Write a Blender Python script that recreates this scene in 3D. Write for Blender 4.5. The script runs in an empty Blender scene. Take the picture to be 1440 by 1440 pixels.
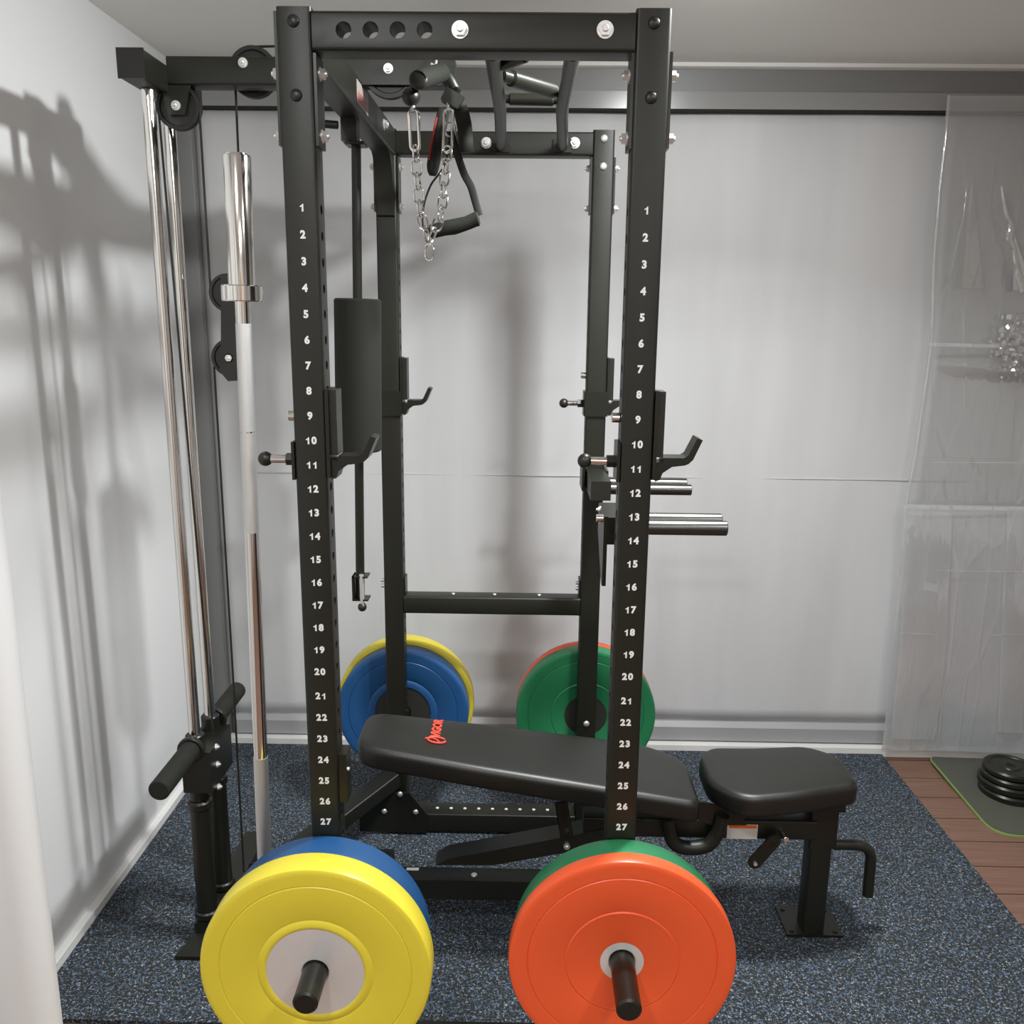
import bpy, bmesh, math, random
from mathutils import Vector, Matrix
random.seed(4)
C = bpy.context.scene.collection
PI = math.pi

# ------------------------------------------------------------------ camera frame (1440 px picture)
F = 1245.0; H = 1.656
fw = Vector((21., -274., F)).normalized()
dn = Vector((-58., 5650., F)); dn = (dn - fw*dn.dot(fw)).normalized()
rt = dn.cross(fw)
AX = (rt, fw, -dn)                       # world X, Y, Z seen in camera axes (right, down, forward)
def ray(px, py):
    v = Vector((px-720., py-720., F))
    return Vector((AX[0].dot(v), AX[1].dot(v), AX[2].dot(v)))
def at(px, py, Y):
    r = ray(px, py); r = r*(Y/r.y); return Vector((r.x, r.y, r.z+H))
def flo(px, py, z=0):
    r = ray(px, py); r = r*((z-H)/r.z); return Vector((r.x, r.y, r.z+H))

# ------------------------------------------------------------------ materials
def mat(name, col, rough=.5, metal=0., spec=.5, bump=None, coat=0., varied=None, trans=None):
    m = bpy.data.materials.new(name); m.use_nodes = True
    nt = m.node_tree; b = nt.nodes['Principled BSDF']
    b.inputs['Base Color'].default_value = (*col, 1)
    b.inputs['Roughness'].default_value = rough
    b.inputs['Metallic'].default_value = metal
    b.inputs['Specular IOR Level'].default_value = spec
    b.inputs['Coat Weight'].default_value = coat
    tc = nt.nodes.new('ShaderNodeTexCoord')
    if varied:                            # (scale, amount) soft unevenness of the material's own colour
        n = nt.nodes.new('ShaderNodeTexNoise'); n.inputs['Scale'].default_value = varied[0]
        n.inputs['Detail'].default_value = 4
        r = nt.nodes.new('ShaderNodeValToRGB')
        a = varied[1]
        r.color_ramp.elements[0].position = .3; r.color_ramp.elements[1].position = .7
        r.color_ramp.elements[0].color = (*[c*(1-a) for c in col], 1)
        r.color_ramp.elements[1].color = (*[min(1, c*(1+a)) for c in col], 1)
        nt.links.new(tc.outputs['Object'], n.inputs['Vector'])
        nt.links.new(n.outputs['Fac'], r.inputs['Fac']); nt.links.new(r.outputs['Color'], b.inputs['Base Color'])
    if bump:
        n = nt.nodes.new('ShaderNodeTexNoise'); n.inputs['Scale'].default_value = bump[0]
        n.inputs['Detail'].default_value = 3
        bp = nt.nodes.new('ShaderNodeBump'); bp.inputs['Strength'].default_value = bump[1]
        bp.inputs['Distance'].default_value = .001
        nt.links.new(tc.outputs['Object'], n.inputs['Vector'])
        nt.links.new(n.outputs['Fac'], bp.inputs['Height']); nt.links.new(bp.outputs['Normal'], b.inputs['Normal'])
    return m

def mat_rubber():
    m = mat('speckled_rubber', (.02, .02, .02), .85)
    nt = m.node_tree; b = nt.nodes['Principled BSDF']; L = nt.links.new
    tc = nt.nodes['Texture Coordinate']
    big = nt.nodes.new('ShaderNodeTexNoise'); big.inputs['Scale'].default_value = 5
    def flecks(scale, thr, seed):
        mp = nt.nodes.new('ShaderNodeMapping'); mp.inputs['Location'].default_value = (seed, seed*.7, 0)
        L(tc.outputs['Object'], mp.inputs['Vector'])
        n = nt.nodes.new('ShaderNodeTexNoise'); n.inputs['Scale'].default_value = scale
        n.inputs['Detail'].default_value = 2; n.inputs['Roughness'].default_value = .6; n.inputs['Distortion'].default_value = .8
        L(mp.outputs['Vector'], n.inputs['Vector'])
        r = nt.nodes.new('ShaderNodeMapRange'); r.inputs[1].default_value = thr; r.inputs[2].default_value = thr+.04
        L(n.outputs['Fac'], r.inputs[0]); return r.outputs[0]
    def mix(a, bcol, fac):
        x = nt.nodes.new('ShaderNodeMix'); x.data_type = 'RGBA'
        L(fac, x.inputs[0])
        if isinstance(a, tuple): x.inputs[6].default_value = (*a, 1)
        else: L(a, x.inputs[6])
        x.inputs[7].default_value = (*bcol, 1); return x.outputs[2]
    c = mix((.013, .014, .013), (.055, .085, .125), flecks(120, .55, 0))
    c = mix(c, (.30, .32, .34), flecks(165, .60, 3.1))
    c = mix(c, (.10, .19, .36), flecks(150, .62, 7.7))
    L(c, b.inputs['Base Color'])
    return m

def mat_boards():
    m = mat('brown_deck_board', (.19, .105, .075), .6)
    nt = m.node_tree; b = nt.nodes['Principled BSDF']; L = nt.links.new
    tc = nt.nodes['Texture Coordinate']
    mp = nt.nodes.new('ShaderNodeMapping'); mp.inputs['Scale'].default_value = (1.5, 60, 1)
    n = nt.nodes.new('ShaderNodeTexNoise'); n.inputs['Scale'].default_value = 3; n.inputs['Detail'].default_value = 6
    r = nt.nodes.new('ShaderNodeValToRGB')
    r.color_ramp.elements[0].position = .3; r.color_ramp.elements[0].color = (.15, .075, .05, 1)
    r.color_ramp.elements[1].position = .7; r.color_ramp.elements[1].color = (.235, .135, .10, 1)
    L(tc.outputs['Object'], mp.inputs['Vector']); L(mp.outputs['Vector'], n.inputs['Vector'])
    L(n.outputs['Fac'], r.inputs['Fac']); L(r.outputs['Color'], b.inputs['Base Color'])
    return m

def mat_film(name, opac, tint=(.8, .82, .83), gloss=.16, clear=.72):
    m = bpy.data.materials.new(name); m.use_nodes = True
    nt = m.node_tree; nt.nodes.clear(); L = nt.links.new
    out = nt.nodes.new('ShaderNodeOutputMaterial')
    tr = nt.nodes.new('ShaderNodeBsdfTransparent'); tr.inputs[0].default_value = (clear, clear, clear*.99, 1)
    gl = nt.nodes.new('ShaderNodeBsdfGlossy'); gl.inputs['Roughness'].default_value = .10
    gl.inputs['Color'].default_value = (.9, .9, .9, 1)
    df = nt.nodes.new('ShaderNodeBsdfDiffuse'); df.inputs[0].default_value = (*tint, 1)
    tc = nt.nodes.new('ShaderNodeTexCoord')
    n = nt.nodes.new('ShaderNodeTexNoise'); n.inputs['Scale'].default_value = 9; n.inputs['Detail'].default_value = 5
    mp = nt.nodes.new('ShaderNodeMapping'); mp.inputs['Scale'].default_value = (1.6, 1, .35)
    L(tc.outputs['Object'], mp.inputs[0]); L(mp.outputs[0], n.inputs['Vector'])
    bp = nt.nodes.new('ShaderNodeBump'); bp.inputs['Strength'].default_value = .5; bp.inputs['Distance'].default_value = .012
    vo = nt.nodes.new('ShaderNodeTexVoronoi'); vo.feature = 'DISTANCE_TO_EDGE'; vo.inputs['Scale'].default_value = 5.5
    mv = nt.nodes.new('ShaderNodeMapping'); mv.inputs['Scale'].default_value = (2.2, .3, .45); mv.inputs['Rotation'].default_value = (0, .25, 0)
    L(tc.outputs['Object'], mv.inputs[0]); L(mv.outputs[0], vo.inputs['Vector'])
    mr = nt.nodes.new('ShaderNodeMapRange'); mr.inputs[1].default_value = 0; mr.inputs[2].default_value = .07
    mr.inputs[3].default_value = 1; mr.inputs[4].default_value = 0; L(vo.outputs['Distance'], mr.inputs[0])
    ad = nt.nodes.new('ShaderNodeMath'); ad.operation = 'MULTIPLY_ADD'; ad.inputs[1].default_value = .18
    L(mr.outputs[0], ad.inputs[0]); L(n.outputs['Fac'], ad.inputs[2])
    L(ad.outputs[0], bp.inputs['Height']); L(bp.outputs[0], gl.inputs['Normal']); L(bp.outputs[0], df.inputs['Normal'])
    m1 = nt.nodes.new('ShaderNodeMixShader'); m1.inputs[0].default_value = opac
    L(tr.outputs[0], m1.inputs[1]); L(df.outputs[0], m1.inputs[2])
    m2 = nt.nodes.new('ShaderNodeMixShader'); m2.inputs[0].default_value = gloss
    L(m1.outputs[0], m2.inputs[1]); L(gl.outputs[0], m2.inputs[2]); L(m2.outputs[0], out.inputs[0])
    return m

def mat_screen():
    m = mat('grey_screen_fabric', (.6, .6, .605), .62, spec=.35)
    nt = m.node_tree; b = nt.nodes['Principled BSDF']; L = nt.links.new
    tc = nt.nodes['Texture Coordinate']
    mp = nt.nodes.new('ShaderNodeMapping'); mp.inputs['Scale'].default_value = (1.6, 1, .25)
    n = nt.nodes.new('ShaderNodeTexNoise'); n.inputs['Scale'].default_value = 2.2; n.inputs['Detail'].default_value = 5
    r = nt.nodes.new('ShaderNodeValToRGB')
    r.color_ramp.elements[0].position = .32; r.color_ramp.elements[0].color = (.55, .55, .555, 1)
    r.color_ramp.elements[1].position = .68; r.color_ramp.elements[1].color = (.66, .66, .668, 1)
    L(tc.outputs['Object'], mp.inputs['Vector']); L(mp.outputs['Vector'], n.inputs['Vector'])
    L(n.outputs['Fac'], r.inputs['Fac']); L(r.outputs['Color'], b.inputs['Base Color'])
    return m

BLACK = mat('black_powder_coat', (.0105, .011, .007), .42, spec=.45, bump=(900, .12))
BLACKS = mat('black_satin_steel', (.010, .0105, .007), .34, spec=.42)
PLASTIC = mat('black_plastic', (.012, .012, .010), .38)
FOAM = mat('black_foam', (.014, .015, .011), .8, spec=.3, bump=(500, .3))
CHROME = mat('chrome', (.78, .76, .73), .12, 1)
STEEL = mat('zinc_bolt', (.78, .78, .77), .35, .75)
KNURL = mat('knurled_chrome', (.70, .70, .69), .42, 1, bump=(1500, .5))
BRUSH = mat('brushed_steel', (.80, .80, .79), .30, .42)
GUN = mat('dark_chrome_tube', (.10, .10, .095), .3, 1)
VINYL = mat('black_vinyl', (.0085, .0085, .0065), .40, spec=.6, bump=(700, .25))
YEL = mat('yellow_rubber', (.78, .65, .05), .36, varied=(3, .04))
RED = mat('red_rubber', (.85, .11, .03), .36, varied=(3, .05))
BLU = mat('blue_rubber', (.014, .085, .24), .42, varied=(3, .06))
GRN = mat('green_rubber', (.018, .19, .075), .42, varied=(3, .08))
DARKHUB = mat('dark_hub', (.03, .03, .025), .5)
NUM = mat('white_number_print', (.80, .80, .78), .6)
REDP = mat('red_print', (.75, .07, .04), .5)
ORANGE = mat('orange_print', (.80, .17, .03), .5)
LABELW = mat('white_sticker', (.72, .71, .68), .5)
PINK = mat('faded_sticker', (.30, .26, .24), .5)
REDSTRAP = mat('red_edge_webbing', (.30, .015, .01), .8)
WEB = mat('black_webbing', (.012, .012, .010), .85)
WALL = mat('white_wall_paint', (.80, .80, .80), .7, spec=.25, bump=(120, .05))
CEIL = mat('ceiling_paint', (.86, .86, .82), .8, spec=.2)
HEAD = mat('grey_header_metal', (.19, .19, .185), .42, spec=.5)
HEAD2 = mat('grey_header_metal_light', (.27, .27, .265), .22, spec=.6)
TRIMW = mat('white_trim_paint', (.78, .77, .75), .5)
RAIL = mat('aluminium_rail', (.36, .36, .37), .4, spec=.5)
GAP = mat('dark_gap', (.02, .02, .018), .9)
SCREEN = mat_screen(); RUBBER = mat_rubber(); DECK = mat_boards()
YOGA = mat('dark_green_mat', (.075, .08, .062), .85, bump=(400, .3))
GREENEDGE = mat('lime_mat_edge', (.22, .33, .09), .7)
POST = mat('white_post_paint', (.66, .66, .66), .45)
WOOD = mat('warm_wood_panel', (.46, .30, .16), .5, varied=(2, .25))
FILM = mat_film('clear_plastic_film', .26); FILM3 = mat_film('folded_plastic_film', .2, (.86, .89, .92), clear=.95); FILM4 = mat_film('thin_fold_film', .06, (.86, .89, .92), clear=.95); FILMC = mat_film('crumpled_plastic_film', .12, (.9, .9, .9), gloss=.4, clear=.9); FILM2 = mat_film('doubled_plastic_film', .36, (.84, .88, .92), clear=.9)

# ------------------------------------------------------------------ mesh helpers
def NB(): return bmesh.new()
def frame_for(d):
    d = d.normalized(); a = Vector((0, 0, 1)) if abs(d.z) < .9 else Vector((1, 0, 0))
    u = d.cross(a).normalized(); v = d.cross(u).normalized(); return u, v
def loop(bm, pts): return [bm.verts.new(p) for p in pts]
def bridge(bm, a, b):
    n = len(a)
    for i in range(n): bm.faces.new((a[i], a[(i+1) % n], b[(i+1) % n], b[i]))
def cap(bm, a, rev=False): bm.faces.new(list(reversed(a)) if rev else a)
def box(bm, x0, x1, y0, y1, z0, z1):
    a = loop(bm, [(x0, y0, z0), (x1, y0, z0), (x1, y1, z0), (x0, y1, z0)])
    b = loop(bm, [(x0, y0, z1), (x1, y0, z1), (x1, y1, z1), (x0, y1, z1)])
    bridge(bm, a, b); cap(bm, a, True); cap(bm, b); return bm
def rr(w, h, r, seg=3):                       # rounded rectangle outline centred on 0
    pts = []
    for cx, cy, a0 in ((w/2-r, h/2-r, 0), (-w/2+r, h/2-r, 90), (-w/2+r, -h/2+r, 180), (w/2-r, -h/2+r, 270)):
        for k in range(seg+1):
            a = math.radians(a0+90*k/seg); pts.append((cx+r*math.cos(a), cy+r*math.sin(a)))
    return pts
def sweep(bm, p0, p1, prof, u, v):
    p0, p1, u, v = map(Vector, (p0, p1, u, v))
    a = loop(bm, [p0+u*x+v*y for x, y in prof]); b = loop(bm, [p1+u*x+v*y for x, y in prof])
    bridge(bm, a, b); cap(bm, a, True); cap(bm, b); return bm
def tubeZ(bm, x, y, z0, z1, w=.06, d=.06, r=.006): return sweep(bm, (x, y, z0), (x, y, z1), rr(w, d, r), (1, 0, 0), (0, 1, 0))
def tubeX(bm, y, z, x0, x1, d=.06, h=.06, r=.006): return sweep(bm, (x0, y, z), (x1, y, z), rr(d, h, r), (0, 1, 0), (0, 0, 1))
def tubeY(bm, x, z, y0, y1, w=.06, h=.06, r=.006): return sweep(bm, (x, y0, z), (x, y1, z), rr(w, h, r), (-1, 0, 0), (0, 0, 1))
def beam(bm, p0, p1, w=.05, h=.05, r=.005):   # free direction, h measured towards Z
    p0, p1 = Vector(p0), Vector(p1); d = (p1-p0).normalized()
    u = d.cross(Vector((0, 0, 1))).normalized(); v = u.cross(d).normalized()
    return sweep(bm, p0, p1, rr(w, h, r), u, v)
def prismY(bm, pts, y0, y1):                  # outline in XZ given depth
    a = loop(bm, [(x, y0, z) for x, z in pts]); b = loop(bm, [(x, y1, z) for x, z in pts])
    bridge(bm, a, b); cap(bm, a, True); cap(bm, b); return bm
def prismX(bm, pts, x0, x1):
    a = loop(bm, [(x0, y, z) for y, z in pts]); b = loop(bm, [(x1, y, z) for y, z in pts])
    bridge(bm, a, b); cap(bm, a, True); cap(bm, b); return bm
def cyl(bm, p0, p1, r, seg=24, r1=None, ch=0.):
    p0, p1 = Vector(p0), Vector(p1); u, v = frame_for(p1-p0); d = (p1-p0).normalized(); r1 = r if r1 is None else r1
    def ring(p, q): return loop(bm, [p+(u*math.cos(2*PI*k/seg)+v*math.sin(2*PI*k/seg))*q for k in range(seg)])
    R = [ring(p0, r-ch), ring(p0+d*ch, r), ring(p1-d*ch, r1), ring(p1, r1-ch)] if ch else [ring(p0, r), ring(p1, r1)]
    for a, b in zip(R, R[1:]): bridge(bm, a, b)
    cap(bm, R[0], True); cap(bm, R[-1]); return bm
def lathe(bm, prof, org, axis, seg=64, closed=False):
    org, axis = Vector(org), Vector(axis).normalized(); u, v = frame_for(axis); R = []
    for r, t in prof:
        if r < 1e-6: R.append([bm.verts.new(org+axis*t)])
        else: R.append(loop(bm, [org+axis*t+(u*math.cos(2*PI*k/seg)+v*math.sin(2*PI*k/seg))*r for k in range(seg)]))
    pairs = list(zip(R, R[1:])) + ([(R[-1], R[0])] if closed else [])
    for a, b in pairs:
        if len(a) == 1 and len(b) == 1: continue
        for k in range(seg):
            k2 = (k+1) % seg
            if len(a) == 1: bm.faces.new((a[0], b[k2], b[k]))
            elif len(b) == 1: bm.faces.new((a[k], a[k2], b[0]))
            else: bm.faces.new((a[k], a[k2], b[k2], b[k]))
    return bm
def smoothpath(pts, n=6):
    pts = [Vector(p) for p in pts]
    if len(pts) < 3: return pts
    P = [pts[0]*2-pts[1]] + pts + [pts[-1]*2-pts[-2]]; out = []
    for i in range(1, len(P)-2):
        for k in range(n):
            t = k/n; a, b, c, d = P[i-1], P[i], P[i+1], P[i+2]
            out.append(.5*((2*b)+(c-a)*t+(2*a-5*b+4*c-d)*t*t+(3*b-a-3*c+d)*t**3))
    out.append(pts[-1]); return out
def pipe(bm, pts, r, seg=14, closed=False, smooth=0, flat=None, ref=None):
    if smooth:
        if isinstance(r, (list, tuple)) and len(pts) > 2: r = [r[i]+(r[i+1]-r[i])*k/smooth for i in range(len(r)-1) for k in range(smooth)]+[r[-1]]
        pts = smoothpath(pts, smooth)
    pts = [Vector(p) for p in pts]; n = len(pts); R = []; prev = Vector(ref) if ref else None
    for i, p in enumerate(pts):
        if closed: d = pts[(i+1) % n]-pts[i-1]
        else: d = pts[min(i+1, n-1)]-pts[max(i-1, 0)]
        d.normalize()
        if prev is None: u, _ = frame_for(d)
        else: u = (prev-d*prev.dot(d)).normalized()
        v = d.cross(u); prev = u
        ra = r[i] if isinstance(r, (list, tuple)) else r
        rb = flat if flat else ra
        R.append(loop(bm, [p+u*math.cos(2*PI*k/seg)*ra+v*math.sin(2*PI*k/seg)*rb for k in range(seg)]))
    for a, b in zip(R, R[1:]): bridge(bm, a, b)
    if closed: bridge(bm, R[-1], R[0])
    else: cap(bm, R[0], True); cap(bm, R[-1])
    return bm
def ball(bm, c, r, seg=16, sc=(1, 1, 1)):
    m = Matrix.Translation(Vector(c)) @ Matrix.Diagonal((*sc, 1))
    bmesh.ops.create_uvsphere(bm, u_segments=seg, v_segments=seg//2+2, radius=r, matrix=m); return bm
def hexbolt(bm, p, n, r=.010, h=.007):        # washer + hexagonal head standing on point p, direction n
    p, n = Vector(p), Vector(n).normalized()
    cyl(bm, p-n*.001, p+n*.002, r*1.25, 20); cyl(bm, p+n*.0018, p+n*h, r, 6); cyl(bm, p+n*(h-.001), p+n*(h+.004), r*.5, 12, ch=.001)
    return bm

def finish(bm, name, m, loc=(0, 0, 0), ang=35):
    bmesh.ops.recalc_face_normals(bm, faces=bm.faces)
    bmesh.ops.translate(bm, verts=bm.verts, vec=-Vector(loc))
    me = bpy.data.meshes.new(name); bm.to_mesh(me); bm.free()
    me.materials.append(m)
    for p in me.polygons: p.use_smooth = True
    me.set_sharp_from_angle(angle=math.radians(ang))
    o = bpy.data.objects.new(name, me); C.objects.link(o); return o
class Thing:
    def __init__(s, name, label, cat, loc, group=None, mesh=None, m=None):
        s.loc = Vector(loc)
        if mesh is None: s.o = bpy.data.objects.new(name, None); C.objects.link(s.o); s.o.empty_display_size = .05
        else: s.o = finish(mesh, name, m, loc)
        s.o.location = s.loc; s.o['label'] = label; s.o['category'] = cat
        if group: s.o['group'] = group
    def part(s, name, bm, m, parent=None, label=None, ang=35):
        c = finish(bm, name, m, s.loc, ang); c.parent = parent or s.o
        if label: c['label'] = label
        return c
def copy_thing(root, loc, label):
    r = root.copy(); C.objects.link(r); r.location = loc; r['label'] = label
    for ch in list(root.children):
        c = ch.copy(); C.objects.link(c); c.parent = r
        for g in list(ch.children):
            d = g.copy(); C.objects.link(d); d.parent = c
    return r
def structure(name, bm, m, parent=None):
    o = finish(bm, name, m)
    if parent: o.parent = parent
    else: o['kind'] = 'structure'
    return o
def text_bm(s, size, org, right, up, extr=.0004, bold=.0, align='CENTER', shear=0):
    cu = bpy.data.curves.new('t', 'FONT'); cu.body = s; cu.size = size; cu.extrude = extr; cu.offset = bold
    cu.align_x = align; cu.align_y = 'CENTER'; cu.resolution_u = 3; cu.shear = shear
    o = bpy.data.objects.new('t', cu); C.objects.link(o)
    dg = bpy.context.evaluated_depsgraph_get(); me = bpy.data.meshes.new_from_object(o.evaluated_get(dg))
    right, up = Vector(right).normalized(), Vector(up).normalized(); nrm = right.cross(up)
    M = Matrix((right, up, nrm)).transposed().to_4x4(); M.translation = Vector(org)
    me.transform(M); bm = NB(); bm.from_mesh(me)
    bpy.data.objects.remove(o); bpy.data.curves.remove(cu); bpy.data.meshes.remove(me)
    return bm
def number_bm(s_, org):                      # white figures facing the camera side, drawn digit by digit
    adv = .0118; x0 = -adv*(len(s_)-1)/2; out = NB()
    for i, ch in enumerate(s_):
        cx = org[0]+x0+adv*i
        if ch == '1':
            h = .0130; pts = [(-.0002, -h/2), (.0028, -h/2), (.0028, h/2), (.0008, h/2), (-.0004, h/2-.0022), (-.0034, h/2-.0034), (-.0034, h/2-.0056), (-.0002, h/2-.0046)]
            prismY(out, [(cx+a, org[2]+c) for a, c in pts], org[1]-.0004, org[1]+.0003)
        else:
            t = text_bm(ch, .0185, (cx, org[1], org[2]), (1, 0, 0), (0, 0, 1), bold=.0009)
            me = bpy.data.meshes.new('t'); t.to_mesh(me); t.free(); out.from_mesh(me); bpy.data.meshes.remove(me)
    return out
def cut(o, cutter_bm):
    bmesh.ops.recalc_face_normals(cutter_bm, faces=cutter_bm.faces)
    me = bpy.data.meshes.new('c'); cutter_bm.to_mesh(me); cutter_bm.free()
    c = bpy.data.objects.new('c', me); C.objects.link(c); c.location = o.matrix_basis.translation if o.parent is None else (0, 0, 0)
    par = o.parent; loc = par.location.copy() if par else Vector()
    c.location = loc
    md = o.modifiers.new('b', 'BOOLEAN'); md.operation = 'DIFFERENCE'; md.object = c; md.solver = 'EXACT'
    bpy.context.view_layer.update()
    dg = bpy.context.evaluated_depsgraph_get(); new = bpy.data.meshes.new_from_object(o.evaluated_get(dg))
    o.modifiers.clear(); old = o.data; o.data = new; new.name = old.name
    for p in new.polygons: p.use_smooth = True
    new.set_sharp_from_angle(angle=math.radians(35))
    bpy.data.objects.remove(c); bpy.data.meshes.remove(me)

# ================================================================== SETTING
XW = -1.208; ZC = 2.487; ZD = -.012
XR = 3.3; YF = -2.2
b = NB()
edges = [flo(1400, y, ZD).y for y in (1072, 1097, 1125, 1154, 1187, 1221, 1259, 1300)]
pitch = (edges[0]-edges[-1])/7
y = edges[0]+pitch
while y > YF-.05:
    y1 = min(y, 3.30)
    a = loop(b, [(XW, y-pitch+.006, ZD-.02), (XW, y1, ZD-.02), (XW, y1, ZD), (XW, y-pitch+.006, ZD)])
    c = loop(b, [(XR, y-pitch+.006, ZD-.02), (XR, y1, ZD-.02), (XR, y1, ZD), (XR, y-pitch+.006, ZD)])
    bridge(b, a, c); cap(b, a, True); cap(b, c); y -= pitch
box(b, XW, XR, YF, 3.30, ZD-.06, ZD-.021)
fo = structure('floor', b, DECK)
fo.data.materials.append(GAP)
for p in list(fo.data.polygons)[-6:]: p.material_index = 1
structure('ceiling', box(NB(), XW-.1, XR+.1, YF-.1, 3.36, ZC, ZC+.08), CEIL)
structure('wall_left', box(NB(), XW-.1, XW, YF, 3.36, ZD-.06, ZC), WALL)
structure('wall_right', box(NB(), XR, XR+.1, YF, 3.36, ZD-.06, ZC), WALL)
structure('wall_front', box(NB(), XW, XR, YF-.1, YF, ZD-.06, ZC), WALL)
structure('wall_back', box(NB(), XW, XR, 3.32, 3.40, ZD-.06, ZC), WALL)
structure('slot_shade', box(NB(), XW+.02, XR-.02, 3.2165, 3.32, 2.342, 2.3465), GAP)  # dark strip standing in for the shadow line of the slot under the header
# unseen wood panel behind the camera, added for warm reflections in the chrome
structure('warm_reflector', box(NB(), -.35, .55, YF, YF+.03, ZD, 2.05), WOOD)
structure('baseboard_left', box(NB(), XW, XW+.022, 1.75, 3.2, ZD, .022), TRIMW)
structure('baseboard_back', box(NB(), XW, XR, 3.205, 3.25, ZD, .022), TRIMW)
# header box over the screen
def band(bm, pts): return prismX(bm, pts, XW+.001, XR-.001)
structure('trim_2', band(NB(), [(3.20, 2.470), (3.19, 2.474), (3.19, 2.486), (3.25, 2.486), (3.25, 2.470)]), TRIMW)
structure('trim_3', band(NB(), [(3.22, 2.402), (3.215, 2.4695), (3.32, 2.4695), (3.32, 2.402)]), HEAD)
structure('trim_4', band(NB(), [(3.215, 2.347), (3.213, 2.401), (3.32, 2.401), (3.32, 2.347)]), HEAD2)
# left white post, close to the camera
pp = at(82, 1440, 1.25); pl = at(3, 1440, 1.25)
b = NB(); w = pp.x-pl.x
sweep(b, ((pp.x+pl.x)/2, 1.25, ZD), ((pp.x+pl.x)/2, 1.25, ZC), rr(w, .09, .044, 8), (1, 0, 0), (0, 1, 0))
structure('trim_1', b, POST)

# pull-down screen that closes the opening: fabric, bottom rail, side guide
sc = Thing('roller_screen', 'grey fabric pull-down screen filling the whole back opening, aluminium bottom rail', 'screen', (1.0, 3.27, .02))
b = NB(); nx, nz = 90, 40; g = []
x0, x1, z0, z1 = XW+.04, XR-.02, .10, 2.3585
for j in range(nz+1):
    row = []
    for i in range(nx+1):
        x = x0+(x1-x0)*i/nx; z = z0+(z1-z0)*j/nz
        row.append(b.verts.new((x, 3.262+.0025*math.sin(x*5.1+.8*math.sin(z*2))+.0015*math.sin(x*13+z), z)))
    g.append(row)
for j in range(nz):
    for i in range(nx): b.faces.new((g[j][i], g[j][i+1], g[j+1][i+1], g[j+1][i]))
sf = sc.part('screen_fabric', b, SCREEN); md = sf.modifiers.new('t', 'SOLIDIFY'); md.thickness = .002
sc.part('bottom_rail', prismX(NB(), [(3.245, .023), (3.235, .03), (3.235, .085), (3.25, .104), (3.285, .104), (3.285, .023)], x0+.03, x1), RAIL)
gr = tubeZ(NB(), XW+.027, 3.232, .023, 2.339, .05, .04, .003)
sc.part('side_guide', gr, HEAD, label='dark grey vertical side guide rail')
sc.part('fabric_seam', box(NB(), x0+.1, x1-.05, 3.2572, 3.2595, 1.078, 1.0800), SCREEN)

# rubber mat
b = NB(); XM = 1.412
box(b, XW+.0235, XM, 1.795, 3.204, ZD+.0005, 0)
o = finish(b, 'rubber_floor_mat', RUBBER); o['label'] = 'black rubber gym floor mat with blue and grey flecks under the whole rack'; o['category'] = 'floor mat'

# ================================================================== RACK
XL, XRt, YFr, YRr, ZT = -.403, .208, 1.670, 2.660, 2.166
R = Thing('power_rack', 'black steel power rack with numbered uprights and a lat pulldown tower on its left', 'power rack', (-.1, 2.165, 0))
ny_left = [292, 330, 369, 407, 443, 480, 515, 551, 586, 620, 654, 688, 721, 754, 787, 819, 851, 883, 914, 945, 979, 1009, 1039, 1069, 1097, 1126, 1155, 1184]
def nx_left(y): return 423+(457-423)*(y-292)/863.
zl = [at(nx_left(y), y, 1.64).z for y in ny_left]
# fit two straight runs so that the holes are evenly spaced
def fit(a):
    n = len(a); m = (a[-1]-a[0])/(n-1); return [a[0]+m*i for i in range(n)]
holes = fit(zl[:20])+fit(zl[20:])
low = [holes[-1]-.045*k for k in range(1, 10)]
up = {}
for nm, x, yy in (('FL', XL, YFr), ('FR', XRt, YFr), ('RL', XL, YRr), ('RR', XRt, YRr)):
    o = R.part('upright', tubeZ(NB(), x, yy, .008 if yy > 2 else -.004, ZT), BLACK)
    cb = NB()
    for z in holes+low:
        for s in (-1, 1): cyl(cb, (x+s*.045, yy, z), (x+s*.022, yy, z), .0085, 16)
    bmesh.ops.translate(cb, verts=cb.verts, vec=-R.loc)
    cut(o, cb); up[nm] = o
for i, z in enumerate(holes):
    R.part('hole_number', number_bm(str(i+1), (XL+.002, 1.6399, z)), NUM, up['FL'], label='white printed number %d' % (i+1))
    R.part('hole_number', number_bm(str(i+1), (XRt, 1.6399, z)), NUM, up['FR'], label='white printed number %d' % (i+1))
# top beams
zb = 2.129
fb = R.part('top_beam', tubeX(NB(), YFr, zb, XL+.0305, XRt-.0305, .06, .063), BLACK)
cb = NB()
for px in (483, 521, 559, 597):
    p = at(px, 42, 1.64); cyl(cb, (p.x, 1.62, p.z), (p.x, 1.72, p.z), .0135, 24)
bmesh.ops.translate(cb, verts=cb.verts, vec=-R.loc); cut(fb, cb)
R.part('top_beam', tubeX(NB(), YRr, zb, XL+.0305, XRt-.0305, .06, .063), BLACK)
R.part('side_beam', tubeY(NB(), XL, zb, YFr+.031, YRr-.031, .06, .070), BLACK)
st = R.part('warning_sticker', box(NB(), XL+.0302, XL+.0308, 2.05, 2.19, zb-.024, zb+.024), PINK, label='faded white and red sticker')
R.part('sticker_print', box(NB(), XL+.0308, XL+.0312, 2.06, 2.17, zb-.018, zb+.002), mat('sticker_red', (.36, .13, .11), .5), st)
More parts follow.
